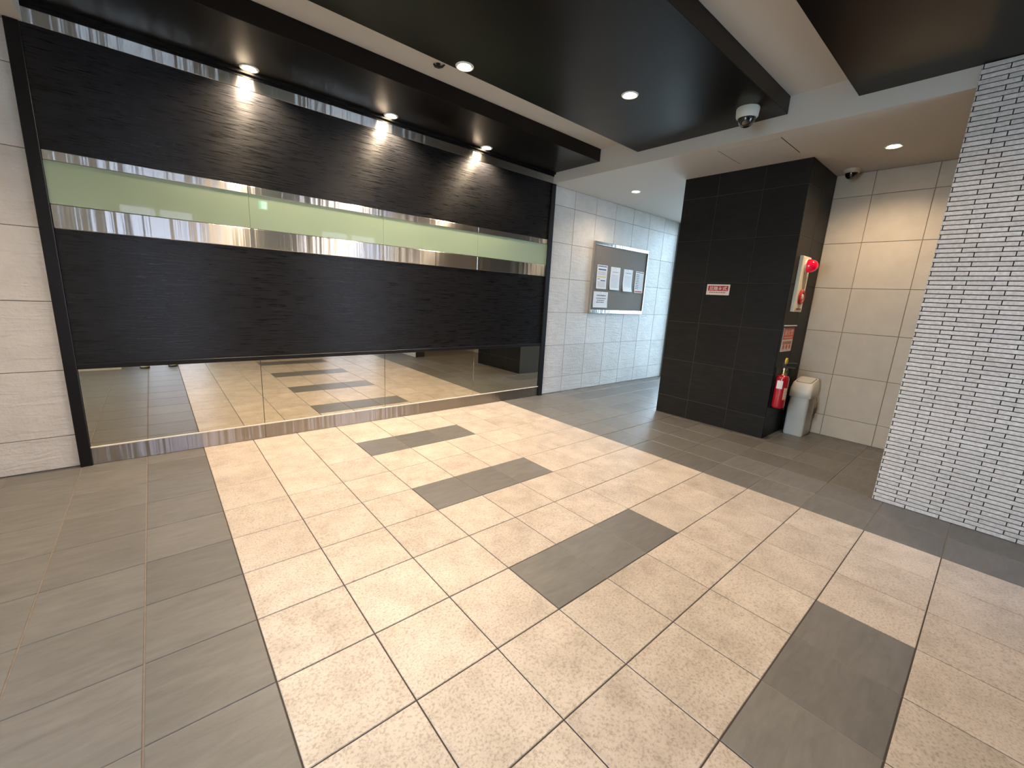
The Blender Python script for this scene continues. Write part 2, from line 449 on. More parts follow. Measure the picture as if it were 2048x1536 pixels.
g = Geo(); g.box(XR + 0.012, XR + 0.5, -4.6, PY1, 0, ZL); g.box(XR + 0.012, XE, PY1 - 0.3, PY1, 0, ZL)
wall_right = struct('wall_right', g, 'cream_joint')
tile_wall(wall_right, '-x', XR, [0.958 - 1.307 * k for k in range(4, 0, -1)] + [0.958, 2.265, PY0], ZJ + [ZL], 'cream_tile')

g = Geo(); g.box(PX0 + 0.008, PX1, PY0 + 0.008, PY1, 0, ZL)
pillar = struct('wall_pillar', g, 'pillar_joint')
tile_wall(pillar, '-x', PX0, [PY0, 4.345, 5.66, PY1], ZJ + [ZL], 'black_tile', j=0.010)
tile_wall(pillar, '-y', PY0, [PX0, 14.35, PX1], ZJ + [ZL], 'black_tile', j=0.010)

# brick wall beside the camera's right: thin rough bricks, two thirds bond
g = Geo(); g.box(XB + 0.022, 11.45, YR, 0.19, 0, ZL - 0.002); g.box(XB + 0.022, XB + 0.035, YR, 0.19, ZL - 0.002, ZP)
wall_brick = struct('wall_right_brick', g, 'brick_joint')
RP, BL, BJ = 0.0833, 0.4985, 0.0145
bricks = []
for r in range(99):
    z0 = r * RP; z1 = z0 + RP
    ys = [0.20]
    yy = 0.168 if r % 2 == 0 else -0.162
    while yy > YR: ys.append(yy); yy -= BL
    ys.append(YR)
    for b, a in zip(ys, ys[1:]):
        wd, hd = b - a - BJ, RP - BJ
        if wd < 0.012: continue
        A = screen_size([(XB, a, z0), (XB, b, z0), (XB, b, z1), (XB, a, z1)])
        bricks.append((A, wd, hd, (XB + random.uniform(-0.006, 0.006), (a + b) / 2, (z0 + z1) / 2)))
bricks.sort(key=lambda q: -q[0])
for A, wd, hd, c in bricks[:300]:
    put('brick', plate_mesh('brick', wd, hd, 0.03, 0.005, '-x', 'brick'), None, wall_brick, c)
joined_plates('border_bricks', [(wd, hd, '-x', c) for A, wd, hd, c in bricks[300:]], 0.03, 0.005, wall_brick, 'brick')

# walls behind and beside the camera (seen in the mirror and the steel bands)
LY0, LY1, LZ = -0.2, 3.8, 7.2  # opening for the added left window
g = Geo(); g.box(XL - 0.3, XL, -1.5, LY0, 0, ZL); g.box(XL - 0.3, XL, LY1, YW + 0.5, 0, ZL); g.box(XL - 0.3, XL, LY0, LY1, LZ, ZL)
struct('wall_left', g, 'cream_tile')
g = Geo(); g.box(XL, -1.86, -9.0, -1.15, 0, ZL)
struct('wall_front_left', g, 'cream_tile')
DX0, DX1, DZ = -1.50, 1.45, 7.1
WX0, WX1 = 7.2, 10.7
g = Geo()
g.box(-1.86, DX0, YR - 0.4, YR, 0, ZP); g.box(DX0, DX1, YR - 0.4, YR, DZ, ZP); g.box(DX1, WX0, YR - 0.4, YR, 0, ZP)
g.box(WX0, WX1, YR - 0.4, YR, DZ, ZP); g.box(WX0, WX1, YR - 0.4, YR, 0, 0.3); g.box(WX1, XB + 0.022, YR - 0.4, YR, 0, ZP)
struct('wall_front', g, 'brown_stone')
g = Geo(); g.box(XB + 0.6, XR + 0.5, YR - 0.3, YR, 0, ZL); struct('wall_nook', g, 'cream_tile')

def glazed(name, x0, x1, z0, z1, y, mid):
    e = tag(thing(name, (0.5 * (x0 + x1), y, z0), None, None), kind='structure')
    g = Geo(); f = 0.16
    g.box(x0, x0 + f, y - 0.12, y + 0.05, z0, z1); g.box(x1 - f, x1, y - 0.12, y + 0.05, z0, z1); g.box(x0 + f, x1 - f, y - 0.12, y + 0.05, z1 - f, z1); g.box(x0 + f, x1 - f, y - 0.12, y + 0.05, z0, z0 + f)
    if mid: xm = (x0 + x1) / 2; g.box(xm - 0.09, xm + 0.09, y - 0.12, y + 0.05, z0 + f, z1 - f)
    part('frame', g, 'steel_plain', e)
    xm = (x0 + x1) / 2
    for a, b in ((x0 + f, xm - 0.09), (xm + 0.09, x1 - f)):
        part('glass_pane', Geo().box(a, b, y - 0.05, y - 0.02, z0 + f, z1 - f), 'glass', e)
    return e
glazed('door_1', DX0, DX1, 0, DZ, YR - 0.15, True)
glazed('window_1', WX0, WX1, 0.3, DZ, YR - 0.15, True)
# glazed door at the far end of the passage
e = tag(thing('door_2', (XE, 8.75, 0), None, None), kind='structure')
g = Geo(); g.box(XE, XE + 0.2, PY1, PY1 + 0.2, 0, ZL); g.box(XE, XE + 0.2, YW - 0.2, YW, 0, ZL); g.box(XE, XE + 0.2, PY1 + 0.2, YW - 0.2, ZL - 0.3, ZL); g.box(XE, XE + 0.2, 8.66, 8.84, 0, ZL - 0.3)
part('frame', g, 'steel_plain', e)
for a, b in ((PY1 + 0.2, 8.66), (8.84, YW - 0.2)): part('glass_pane', Geo().box(XE + 0.08, XE + 0.11, a, b, 0, ZL - 0.3), 'glass', e)
e = tag(thing('added_window_2', (XL, (LY0 + LY1) / 2, 0), None, None), kind='structure')  # assumed window, out of view, added to bring daylight onto the brick
yq = [LY0 + (LY1 - LY0) * k / 2 for k in range(3)]
g = Geo()
for yy in yq: g.box(XL - 0.2, XL - 0.05, max(LY0, yy - 0.09), min(LY1, yy + 0.09), 0, LZ)
for a, b in zip(yq, yq[1:]): g.box(XL - 0.2, XL - 0.05, a + 0.09, b - 0.09, LZ - 0.16, LZ)
part('frame', g, 'steel_plain', e)
for a, b in zip(yq, yq[1:]): part('glass_pane', Geo().box(XL - 0.14, XL - 0.11, a + 0.09, b - 0.09, 0, LZ - 0.16), 'glass', e)
g = Geo(); g.box(-60, 90, -90, YR - 0.4, -0.5, -0.05); g.box(XE + 0.2, 90, -20, 60, -0.5, -0.05); g.box(-60, XL - 0.3, YR - 0.4, 60, -0.5, -0.05)
struct('pavement', g, 'paving')
g = Geo(); g.box(-40, 40, -46, -44, -0.05, 30)
struct('wall_across_street', g, 'facade')
portal('daylight_entrance', ((DX0 + DX1) / 2, YR - 0.45, DZ / 2), (0, 1, 0), DX1 - DX0, DZ)
portal('daylight_window', ((WX0 + WX1) / 2, YR - 0.45, DZ / 2), (0, 1, 0), WX1 - WX0, DZ)
portal('daylight_left', (XL - 0.35, (LY0 + LY1) / 2, LZ / 2), (1, 0, 0), LY1 - LY0, LZ)  # portal at the added left window
portal('daylight_passage', (XE + 0.25, (PY1 + YW) / 2, ZL / 2), (-1, 0, 0), YW - PY1, ZL)

# ------------------------------------------------------------------ ceiling
g = Geo()
g.box(-1.80, XB + 0.04, -9, YW + 0.5, ZU, ZU + 0.5)
g.box(XB + 0.04, XE, -4.9, YW + 0.5, ZL, ZU + 0.5, bev=0.0)
g.box(XL, -1.80, -9, YW + 0.5, ZL, ZU + 0.5)
ceiling = struct('ceiling', g, 'plaster')
for y0, y1 in ((8.555, YW), (3.20, 7.15), (-2.04, 1.91)):
    part('ceiling_panel', Geo().box(-1.80, XB + 0.04, y0, y1, ZP, ZU, bev=0.006), 'dark_panel', ceiling)
# access hatch: a fine dark gap round a flush plaster lid
hx0, hx1, hy0, hy1 = 11.23, 12.63, 3.37, 4.87
for a in (hy0, hy1 - 0.018): part('hatch_gap', Geo().box(hx0, hx1, a, a + 0.018, ZL - 0.003, ZL + 0.02), 'rubber', ceiling)
part('hatch_lid', Geo().box(hx0, hx1, hy0 + 0.018, hy1 - 0.018, ZL - 0.004, ZL + 0.02), 'plaster', ceiling)

# ------------------------------------------------------------------ feature wall
fw = tag(thing('wall_feature', (4.5, YW, 0), None, None), kind='structure')
FX = [-1.84, 1.28, 4.45, 7.64, 10.80]
part('backing', Geo().box(-2.0, 11.0, YF + 0.03, YW + 0.011, 0, ZP), 'black_metal', fw)
part('upper_panel', Geo().box(FX[0], FX[-1], YF, YF + 0.03, 5.955, 7.905, bev=0.004), 'black_grain', fw)
part('lower_panel', Geo().box(FX[0], FX[-1], YF, YF + 0.03, 2.10, 4.625, bev=0.004), 'black_grain', fw)
for a, b in ((-2.02, FX[0]), (FX[-1], 11.01)):
    part('side_frame', Geo().box(a, b, YF - 0.05, YW + 0.011, 0, 7.89, bev=0.008), 'black_metal', fw)
part('bottom_rail', Geo().box(FX[0], FX[-1], YF - 0.035, YF + 0.03, 2.0, 2.10, bev=0.008), 'black_metal', fw)
part('cornice', Geo().box(-1.80, XB + 0.035, YF - 0.10, YF + 0.03, 8.185, ZP).box(-1.80, XB + 0.035, YF - 0.03, YF + 0.03, 8.13, 8.185), 'black_metal', fw)
for a, b in zip(FX, FX[1:]):
    part('mirror_panel', Geo().box(a + 0.004, b - 0.004, YF + 0.005, YF + 0.028, 0.385, 2.0, bev=0.003), 'mirror', fw)
    part('kick_plate', Geo().box(a + 0.003, b - 0.003, YF + 0.0, YF + 0.028, 0.004, 0.36, bev=0.002), 'kick_steel', fw)
    part('lower_steel_band', Geo().box(a + 0.002, b - 0.002, YF - 0.008, YF + 0.028, 4.625, 5.047, bev=0.011), 'steel', fw)
    part('upper_steel_band', Geo().box(a + 0.002, b - 0.002, YF - 0.008, YF + 0.028, 5.79, 5.955, bev=0.008), 'steel', fw)
    part('glass_panel', Geo().box(a + 0.002, b - 0.002, YF, YF + 0.028, 5.052, 5.785, bev=0.003), 'green_glass', fw)
    part('top_steel_band', Geo().box(max(a, -1.80) + 0.002, min(b + (0.06 if b > 10 else 0), XB + 0.03) - 0.002, YF - 0.01, YF + 0.028, 7.905, 8.13, bev=0.003), 'steel', fw)
part('ledge', Geo().box(FX[0], FX[-1], YF - 0.02, YF + 0.028, 0.362, 0.383), 'white_metal', fw)  # pale paint stands in for light caught along the steel lip

# ------------------------------------------------------------------ downlights
def downlight(x, y, z, label, power, spot=145, group='recessed ceiling downlights', r=0.15, tilt=(0, 0)):
    t = thing('downlight', (x, y, z), label, 'downlight', group)
    part('trim_ring', Geo().lathe([(r * 1.0, -0.004), (r * 1.02, -0.018), (r * 1.16, -0.018), (r * 1.22, -0.002), (r * 1.22, 0.0)], (x, y, z), n=32, cap=False), 'white_metal', t, True)
    part('reflector', Geo().lathe([(r * 1.0, -0.004), (r * 0.95, -0.006), (r * 0.86, -0.010)], (x, y, z), n=32, cap=False), 'reflector', t, True)
    part('lamp', Geo().lathe([(0, -0.0125), (r * 0.86, -0.011), (r * 0.86, -0.004), (0, -0.004)], (x, y, z), n=28, cap=False), 'lamp_on', t, True)
    l = bpy.data.lights.new('lamp_light', 'SPOT'); l.energy = power; l.color = WARM; l.spot_size = math.radians(spot); l.spot_blend = 0.75; l.shadow_soft_size = 0.022
    o = bpy.data.objects.new('lamp_light', l); COL.objects.link(o); o.parent = t; o.location = (0, 0, -0.035 * S)
    o.rotation_euler = (tilt[0], tilt[1], 0)
    return t
WL = 'in the dark ceiling strip along the feature wall'
downlight(1.43, 10.38, ZP, 'warm downlight %s, leftmost of its row' % WL, 160)
downlight(4.58, 10.38, ZP, 'warm downlight %s, middle of its row' % WL, 160)
downlight(7.67, 10.38, ZP, 'warm downlight %s, rightmost of its row' % WL, 160)
downlight(4.57, 6.95, ZP, 'warm downlight at the edge of the wide dark ceiling panel beside the pale strip', 40)
downlight(7.73, 5.27, ZP, 'warm downlight well inside the wide dark ceiling panel near the dome camera', 40)
downlight(4.57, 3.60, ZP, 'warm downlight overhead in the wide dark ceiling panel, above the path', 40)
downlight(1.43, 5.27, ZP, 'warm downlight overhead in the wide dark ceiling panel, toward the left wall', 40)
downlight(1.43, 0.0, ZP, 'warm downlight in the dark ceiling panel behind the camera', 40)
downlight(7.73, 0.0, ZP, 'warm downlight in the dark ceiling panel beside the brick wall', 40)
downlight(13.56, 8.93, ZL, 'small warm downlight in the pale passage ceiling before the notice board', 26)
downlight(-4.5, 7.0, ZL, 'added unseen warm downlight in the low ceiling off to the side of the feature wall', 60)  # lamp added out of view to warm the left wall and floor
downlight(-4.5, 3.0, ZL, 'added unseen warm downlight in the low ceiling above the dark floor strip', 60)  # second lamp added out of view for the same warm light
downlight(13.475, 1.64, ZL, 'warm downlight in the pale low ceiling above the bin nook', 52)

# ------------------------------------------------------------------ ceiling cameras and the small black fitting
def dome_camera(x, y, z, r, h, label, body):
    t = thing('dome_camera', (x, y, z), label, 'security camera')
    part('housing', Geo().lathe([(0, 0), (r * 1.04, 0), (r * 1.06, -h * 0.12), (r * 1.0, -h * 0.85), (r * 0.93, -h), (r * 0.80, -h * 1.02)], (x, y, z), n=36, cap=False), body, t, True)
    prof = [(r * 0.80 * math.cos(a), -h * 1.0 - r * 0.86 * math.sin(a)) for a in [i * math.pi / 2 / 10 for i in range(11)]]
    part('dome', Geo().lathe(prof, (x, y, z), n=36, cap=False), 'camera_dark', t, True)
    part('retaining_ring', Geo().lathe([(r * 0.80, -h * 1.01), (r * 0.83, -h * 1.06), (r * 0.88, -h * 1.05), (r * 0.90, -h * 0.99)], (x, y, z), n=36, cap=False), body, t, True)
    return t
dome_camera(10.02, 3.72, ZP, 0.225, 0.20, 'grey dome security camera under the dark ceiling panel, black smoked dome', 'camera_body')
dome_camera(15.02, 2.74, ZL, 0.19, 0.10, 'small dark dome camera on the low ceiling near the cream tiled wall', 'camera_body_warm')
t = thing('ceiling_fitting', (4.55, 7.95, ZU), 'small black bent fitting stuck on the pale strip between the dark panels', 'ceiling fitting')
part('clip', Geo().tube([(4.47, 8.0, ZU - 0.012), (4.50, 7.99, ZU - 0.05), (4.56, 7.95, ZU - 0.062), (4.62, 7.90, ZU - 0.05), (4.66, 7.86, ZU - 0.012)], [0.02, 0.028, 0.03, 0.024, 0.012]), 'rubber', t, True)
part('base', Geo().lathe([(0, 0), (0.05, 0), (0.045, -0.014), (0, -0.016)], (4.55, 7.95, ZU), n=16, cap=False), 'rubber', t, True)

# ------------------------------------------------------------------ notice board and its papers
bx0, bx1, bz0, bz1, by = 13.54, 17.50, 3.30, 6.25, YW
t = thing('notice_board', (15.52, by, bz0), 'wide taupe notice board in a steel frame on the pale tiled wall', 'notice board')
part('panel', Geo().box(bx0 + 0.04, bx1 - 0.04, by - 0.07, by - 0.02, bz0 + 0.05, bz1 - 0.05), 'board', t)
for nm, q in (('frame_rail', (bx0, bx1, bz1 - 0.13, bz1)), ('frame_rail', (bx0, bx1, bz0, bz0 + 0.15)), ('frame_stile', (bx0, bx0 + 0.045, bz0 + 0.15, bz1 - 0.13)), ('frame_stile', (bx1 - 0.045, bx1, bz0 + 0.15, bz1 - 0.13))):
    part(nm, Geo().box(q[0], q[1], by - 0.11, by - 0.001, q[2], q[3], bev=0.012), 'steel', t)
for sx in (bx0 + 0.09, bx1 - 0.09):
    for sz in (bz0 + 0.075, bz1 - 0.065): part('screw', Geo().lathe([(0.022, 0), (0.018, -0.012), (0, -0.014)], (sx, by - 0.11, sz), 'y', 10, cap=False), 'steel_plain', t, True)

def paper(cx, cz, wd, hd, label, draw, curl=0.03):
    y = by - 0.075
    t = thing('notice', (cx, y, cz - hd / 2), label, 'notice', 'papers on the notice board')
    g = Geo(); n = 8; rows = []
    def py(k): return y - 0.004 - curl * max(0, k / n - 0.6) ** 2 * 4
    for k in range(n + 1):
        z = cz + hd / 2 - hd * k / n
        rows.append([g.bm.verts.new((cx + s * wd / 2, py(k), z)) for s in (-1, 1)] + [g.bm.verts.new((cx + s * wd / 2, py(k) + 0.003, z)) for s in (1, -1)])
    for a, b in zip(rows, rows[1:]):
        for k in range(4): g.bm.faces.new((a[k], a[(k + 1) % 4], b[(k + 1) % 4], b[k]))
    g.bm.faces.new(rows[0]); g.bm.faces.new(rows[-1])
    t = part('sheet', g, 'paper', t)
    for material, rects in draw.items():
        g = Geo()
        for x0, x1, v0, v1 in rects:      # 0..1 across and down the sheet
            f = lambda u, v: (cx - wd / 2 + u * wd, py(v * n) - 0.002, cz + hd / 2 - v * hd)
            g.bm.faces.new([g.bm.verts.new(f(*q)) for q in ((x0, v0), (x1, v0), (x1, v1), (x0, v1))])
        part('print', g, material, t)['kind'] = 'stuff'
    for u in (0.5,):
        part('pin', Geo().lathe([(0.012, 0), (0.02, -0.012), (0.016, -0.03), (0, -0.032)], (cx, py(0) - 0.001, cz + hd / 2 - 0.035), 'y', 10, cap=False), 'steel_plain', t, True)
rr = random.Random(3)
def lines(u0, u1, v0, v1, n, fill=0.45):
    out = []
    for k in range(n):
        v = v0 + (v1 - v0) * k / n; u = u0
        while u < u1 - 0.03:
            L = rr.uniform(0.03, 0.12); out.append((u, min(u + L, u1), v, v + (v1 - v0) / n * fill)); u += L + rr.uniform(0.012, 0.03)
    return out
paper(14.18, 4.835, 0.69, 0.985, 'white notice with blue headings and a yellow line, leftmost of the upper row', {
    'ink_blue': [(0.06, 0.94, 0.035, 0.075), (0.12, 0.88, 0.155, 0.215), (0.10, 0.34, 0.575, 0.60), (0.40, 0.88, 0.625, 0.67)],
    'ink_yellow': [(0.08, 0.92, 0.46, 0.53)], 'ink_grey': lines(0.1, 0.9, 0.27, 0.43, 4) + lines(0.14, 0.9, 0.70, 0.95, 7)})
paper(15.11, 4.825, 0.69, 0.975, 'plain white notice with grey text, second of the upper row', {'ink_grey': lines(0.2, 0.85, 0.2, 0.24, 1, 0.9) + lines(0.12, 0.88, 0.34, 0.92, 17, 0.35)}, 0.05)
paper(16.075, 4.80, 0.69, 0.975, 'plain white notice with a dark title, third of the upper row', {'ink_dark': lines(0.24, 0.84, 0.155, 0.185, 1, 0.9), 'ink_grey': lines(0.14, 0.86, 0.30, 0.82, 13, 0.28)}, 0.09)
paper(17.0, 4.78, 0.69, 0.985, 'white notice with orange edge and red foot band, rightmost of the upper row', {
    'ink_orange': [(0.0, 1.0, 0.0, 0.02), (0.0, 1.0, 0.975, 1.0), (0.0, 0.03, 0.02, 0.975), (0.97, 1.0, 0.02, 0.975)],
    'ink_red': [(0.08, 0.92, 0.90, 0.965)], 'ink_dark': [(0.06, 0.94, 0.045, 0.08), (0.52, 0.54, 0.12, 0.86)] + lines(0.10, 0.48, 0.14, 0.86, 9, 0.55), 'ink_grey': lines(0.58, 0.90, 0.14, 0.86, 12, 0.35)})
paper(14.235, 3.885, 0.985, 0.675, 'white landscape notice pinned alone at the lower corner of the board', {
    'ink_dark': lines(0.22, 0.85, 0.20, 0.29, 1, 0.85) + lines(0.20, 0.88, 0.39, 0.45, 1, 0.85) + lines(0.26, 0.76, 0.52, 0.58, 1, 0.85) + lines(0.22, 0.78, 0.64, 0.70, 1, 0.85)})

# ------------------------------------------------------------------ red and white sign on the pillar
sy, sz = 5.19, 4.395
t = thing('wall_sign', (PX0, sy, 4.23), 'small white sign with a red lettered band on the black pillar', 'sign')
t = part('plate', Geo().box(PX0 - 0.02, PX0 - 0.001, sy - 0.36, sy + 0.36, sz - 0.165, sz + 0.165, bev=0.004), 'sign_white', t)
mx = on_face('-x', (PX0 - 0.02, sy, sz))
prints('red_band', [(-0.315, 0.315, -0.035, 0.12)], mx, 'sign_red', t, 0.001)
text('lettering', '足踏み式', 0.118, on_face('-x', (PX0 - 0.02, sy, sz + 0.043)), 'sign_white', t, 1.12, 0.003)
prints('small_print', [(-0.26 + 0.052 * k, -0.26 + 0.052 * k + 0.034, -0.10, -0.07) for k in range(10)], mx, 'sign_red', t, 0.001)

# ------------------------------------------------------------------ fire alarm box
ax0, ax1, az0, az1 = 13.55, 14.25, 3.84, 5.41
ay = PY0 - 0.001
t = thing('fire_alarm', (13.9, ay, az0), 'tall cream fire alarm panel with a red lamp and a red push button', 'fire alarm')
part('case', Geo().box(ax0, ax1, ay - 0.10, ay, az0, az1, bev=0.014, seg=2), 'alarm_cream', t)
part('face_plate', Geo().box(ax0 + 0.045, ax1 - 0.045, ay - 0.108, ay - 0.095, az0 + 0.05, az1 - 0.05, bev=0.004), 'alarm_cream', t)
lc = (13.9, ay - 0.105, 5.15)
o = part('lamp_collar', Geo().lathe([(0.20, 0), (0.20, -0.03), (0.185, -0.04)], lc, 'y', 32), 'alarm_cream', t, True)
part('lamp', Geo().lathe([(0.185, -0.03), (0.185, -0.09), (0.165, -0.17), (0.125, -0.235), (0.07, -0.275), (0, -0.29)], lc, 'y', 32, cap=False), 'red_lens', o, True)
bc = (13.9, ay - 0.105, 4.27)
o = part('button_ring', Geo().lathe([(0.215, 0), (0.215, -0.03), (0.19, -0.06), (0.14, -0.06), (0.125, -0.035), (0, -0.035)], bc, 'y', 32, cap=False), 'red_plastic', t, True)
part('button', Geo().lathe([(0.085, -0.03), (0.085, -0.055), (0.06, -0.066), (0, -0.068)], bc, 'y', 24, cap=False), 'sign_white', o, True)
prints('nameplate', [(-0.22, 0.22, -0.02, 0.02)], on_face('-y', (13.9, ay - 0.105, az0 + 0.085)), 'ink_dark', t, 0.006)

# ------------------------------------------------------------------ extinguisher sticker, extinguisher and its bracket
sx0, sx1, st, sb = 13.36, 14.27, 3.375, 2.66
t = thing('extinguisher_sign', (13.815, PY0, sb), 'red over white fire extinguisher sticker above the extinguisher', 'sign')
t = part('sheet', Geo().box(sx0, sx1, PY0 - 0.014, PY0 - 0.001, sb, st, bev=0.002), 'sign_white', t)
mx = on_face('-y', (13.815, PY0 - 0.014, (st + sb) / 2)); hw = (sx1 - sx0) / 2; hh = (st - sb) / 2
prints('red_field', [(-hw, hw, 0.005, hh)], mx, 'sticker_red', t, 0.001)
text('lettering', '消火器', 0.185, on_face('-y', (13.815, PY0 - 0.014, (st + sb) / 2 + 0.215)), 'sign_white', t, 1.35, 0.003)
prints('small_print', [(-0.36 + 0.09 * k, -0.30 + 0.09 * k, 0.045, 0.085) for k in range(8)], mx, 'sign_white', t, 0.003)
for k in range(3):
    part('pictogram', Geo().lathe([(0.0, -0.001), (0.075, -0.001), (0.075, 0.0)], (13.54 + 0.275 * k, PY0 - 0.016, 2.80), 'y', 16, cap=False), 'sticker_red', t)
prints('caption', [(-0.38 + 0.085 * k, -0.325 + 0.085 * k, -0.14, -0.05) for k in range(9)], mx, 'ink_red', t, 0.002)
t = thing('sign_rail', (13.80, PY0, 3.43), 'thin pale metal strip on the pillar just above the extinguisher sticker', 'rail')
part('strip', Geo().box(13.30, 14.29, PY0 - 0.05, PY0 - 0.001, 3.415, 3.445, bev=0.004), 'white_metal', t)
part('end_cap', Geo().box(14.29, 14.305, PY0 - 0.053, PY0 - 0.001, 3.412, 3.448), 'steel_plain', t)

ex, ey, ez = 13.42, 3.005, 1.0
t = thing('extinguisher_bracket', (ex, PY0, ez), 'dark wall bracket that holds the red extinguisher on the pillar', 'bracket')
part('back_plate', Geo().box(ex - 0.09, ex + 0.09, PY0 - 0.02, PY0 - 0.001, ez - 0.04, ez + 1.2), 'black_metal', t)
part('shelf', Geo().lathe([(0, -0.035), (0.175, -0.035), (0.18, -0.002), (0, -0.002)], (ex, ey, ez), n=24, cap=False).box(ex - 0.05, ex + 0.05, ey + 0.14, PY0 - 0.01, ez - 0.035, ez - 0.01), 'black_metal', t)
t = thing('fire_extinguisher', (ex, ey, ez), 'red fire extinguisher with brass neck and yellow pin on the pillar beside the bin', 'fire extinguisher')
R = 0.168
cyl = part('cylinder', Geo().lathe([(0, 0), (R * 0.82, 0), (R * 0.97, 0.03), (R, 0.07), (R, 0.86), (R * 0.95, 0.93), (R * 0.75, 0.985), (R * 0.40, 1.01), (0, 1.015)], (ex, ey, ez), n=40, cap=False), 'ext_red', t, True)
part('neck', Geo().lathe([(0.072, 1.0), (0.075, 1.04), (0.052, 1.055), (0.05, 1.13), (0.068, 1.14), (0.068, 1.21), (0, 1.215)], (ex, ey, ez), n=20, cap=False), 'brass', t, True)
zt = ez + 1.22
part('carry_handle', Geo().box(ex - 0.045, ex + 0.045, ey - 0.27, ey + 0.08, zt, zt + 0.035, bev=0.008), 'rubber', t)
part('lever', Geo().tube([(ex, ey + 0.07, zt + 0.06), (ex, ey - 0.05, zt + 0.11), (ex, ey - 0.20, zt + 0.155), (ex, ey - 0.30, zt + 0.155)], [0.028, 0.034, 0.034, 0.024]), 'rubber', t, True)
part('valve_body', Geo().box(ex - 0.05, ex + 0.05, ey - 0.06, ey + 0.07, zt - 0.02, zt + 0.13, bev=0.012), 'rubber', t)
o = part('safety_pin', Geo().tube([(ex - 0.10 + 0.055 * math.cos(a), ey - 0.04, zt + 0.205 + 0.075 * math.sin(a)) for a in [k * math.pi * 2 / 16 for k in range(17)]], 0.026, 8), 'yellow', t, True)
part('pin_seal', Geo().box(ex - 0.125, ex - 0.075, ey - 0.07, ey - 0.02, zt + 0.12, zt + 0.25, bev=0.012), 'yellow', o)
o = part('hose', Geo().tube([(ex + 0.05, ey - 0.03, zt + 0.03), (ex + 0.17, ey - 0.08, zt + 0.03), (ex + 0.235, ey - 0.09, zt - 0.12), (ex + 0.225, ey - 0.06, zt - 0.5), (ex + 0.205, ey - 0.05, zt - 0.9)], [0.03, 0.032, 0.032, 0.032, 0.03]), 'rubber', t, True)
part('nozzle', Geo().lathe([(0.03, 0.12), (0.05, 0.02), (0.055, 0), (0, 0)], (ex + 0.205, ey - 0.05, zt - 1.05), n=14, cap=False), 'rubber', o, True)
def wrap(a0, a1, z0, z1, rad, name, material):
    g = Geo(); n = 10; q = []
    for k in range(n + 1):
        a = math.radians(a0 + (a1 - a0) * k / n); q.append([g.bm.verts.new((ex + rad * math.cos(a), ey + rad * math.sin(a), ez + z)) for z in (z0, z1)])
    for a, b in zip(q, q[1:]): g.bm.faces.new((a[0], b[0], b[1], a[1]))
    return part(name, g, material, cyl, True)
wrap(150, 205, 0.60, 0.84, R + 0.002, 'paper_label', 'paper')
wrap(222, 275, 0.28, 0.64, R + 0.002, 'instruction_label', 'ink_orange')
for k in range(6): wrap(228, 268, 0.33 + 0.05 * k, 0.35 + 0.05 * k, R + 0.004, 'label_line', 'paper')

# ------------------------------------------------------------------ bin with its clear liner
bcx, bcy = 14.95, 2.785
def rrect(cx, cy, hx, hy, r, z, n=5, tilt=0.0):
    out = []
    for sx, sy2, a0 in ((1, 1, 0), (-1, 1, 90), (-1, -1, 180), (1, -1, 270)):
        for k in range(n + 1):
            a = math.radians(a0 + 90 * k / n)
            x = cx + sx * (hx - r) + r * math.cos(a); y = cy + sy2 * (hy - r) + r * math.sin(a)
            out.append(Vector((x, y, z + tilt * (x - cx))))
    return out
t = thing('trash_bin', (bcx, bcy, 0), 'tall slim off-white swing lid bin standing against the cream tiled wall', 'trash bin')
part('body', Geo().loft([rrect(bcx, bcy, 0.40, 0.255, 0.07, 0.0), rrect(bcx, bcy, 0.415, 0.27, 0.08, 0.03), rrect(bcx, bcy, 0.42, 0.272, 0.09, 1.28)]), 'bin', t, True)
lid = part('lid_collar', Geo().loft([rrect(bcx, bcy, 0.43, 0.28, 0.09, 1.22), rrect(bcx, bcy, 0.445, 0.295, 0.10, 1.24), rrect(bcx, bcy, 0.445, 0.295, 0.10, 1.40),
     rrect(bcx, bcy, 0.44, 0.295, 0.10, 1.50, tilt=0.10), rrect(bcx + 0.02, bcy, 0.38, 0.275, 0.10, 1.70, tilt=0.16), rrect(bcx + 0.03, bcy, 0.345, 0.25, 0.09, 1.745, tilt=0.18)]), 'bin', t, True)
o = part('flap', Geo().loft([rrect(bcx + 0.025, bcy, 0.295, 0.205, 0.08, 1.735, tilt=0.18), rrect(bcx + 0.025, bcy, 0.285, 0.195, 0.08, 1.765, tilt=0.18)]), 'bin', lid, True)
part('flap_gap', Geo().loft([rrect(bcx + 0.025, bcy, 0.308, 0.218, 0.085, 1.74, tilt=0.18), rrect(bcx + 0.025, bcy, 0.305, 0.215, 0.085, 1.752, tilt=0.18)]), 'groove', lid, True)
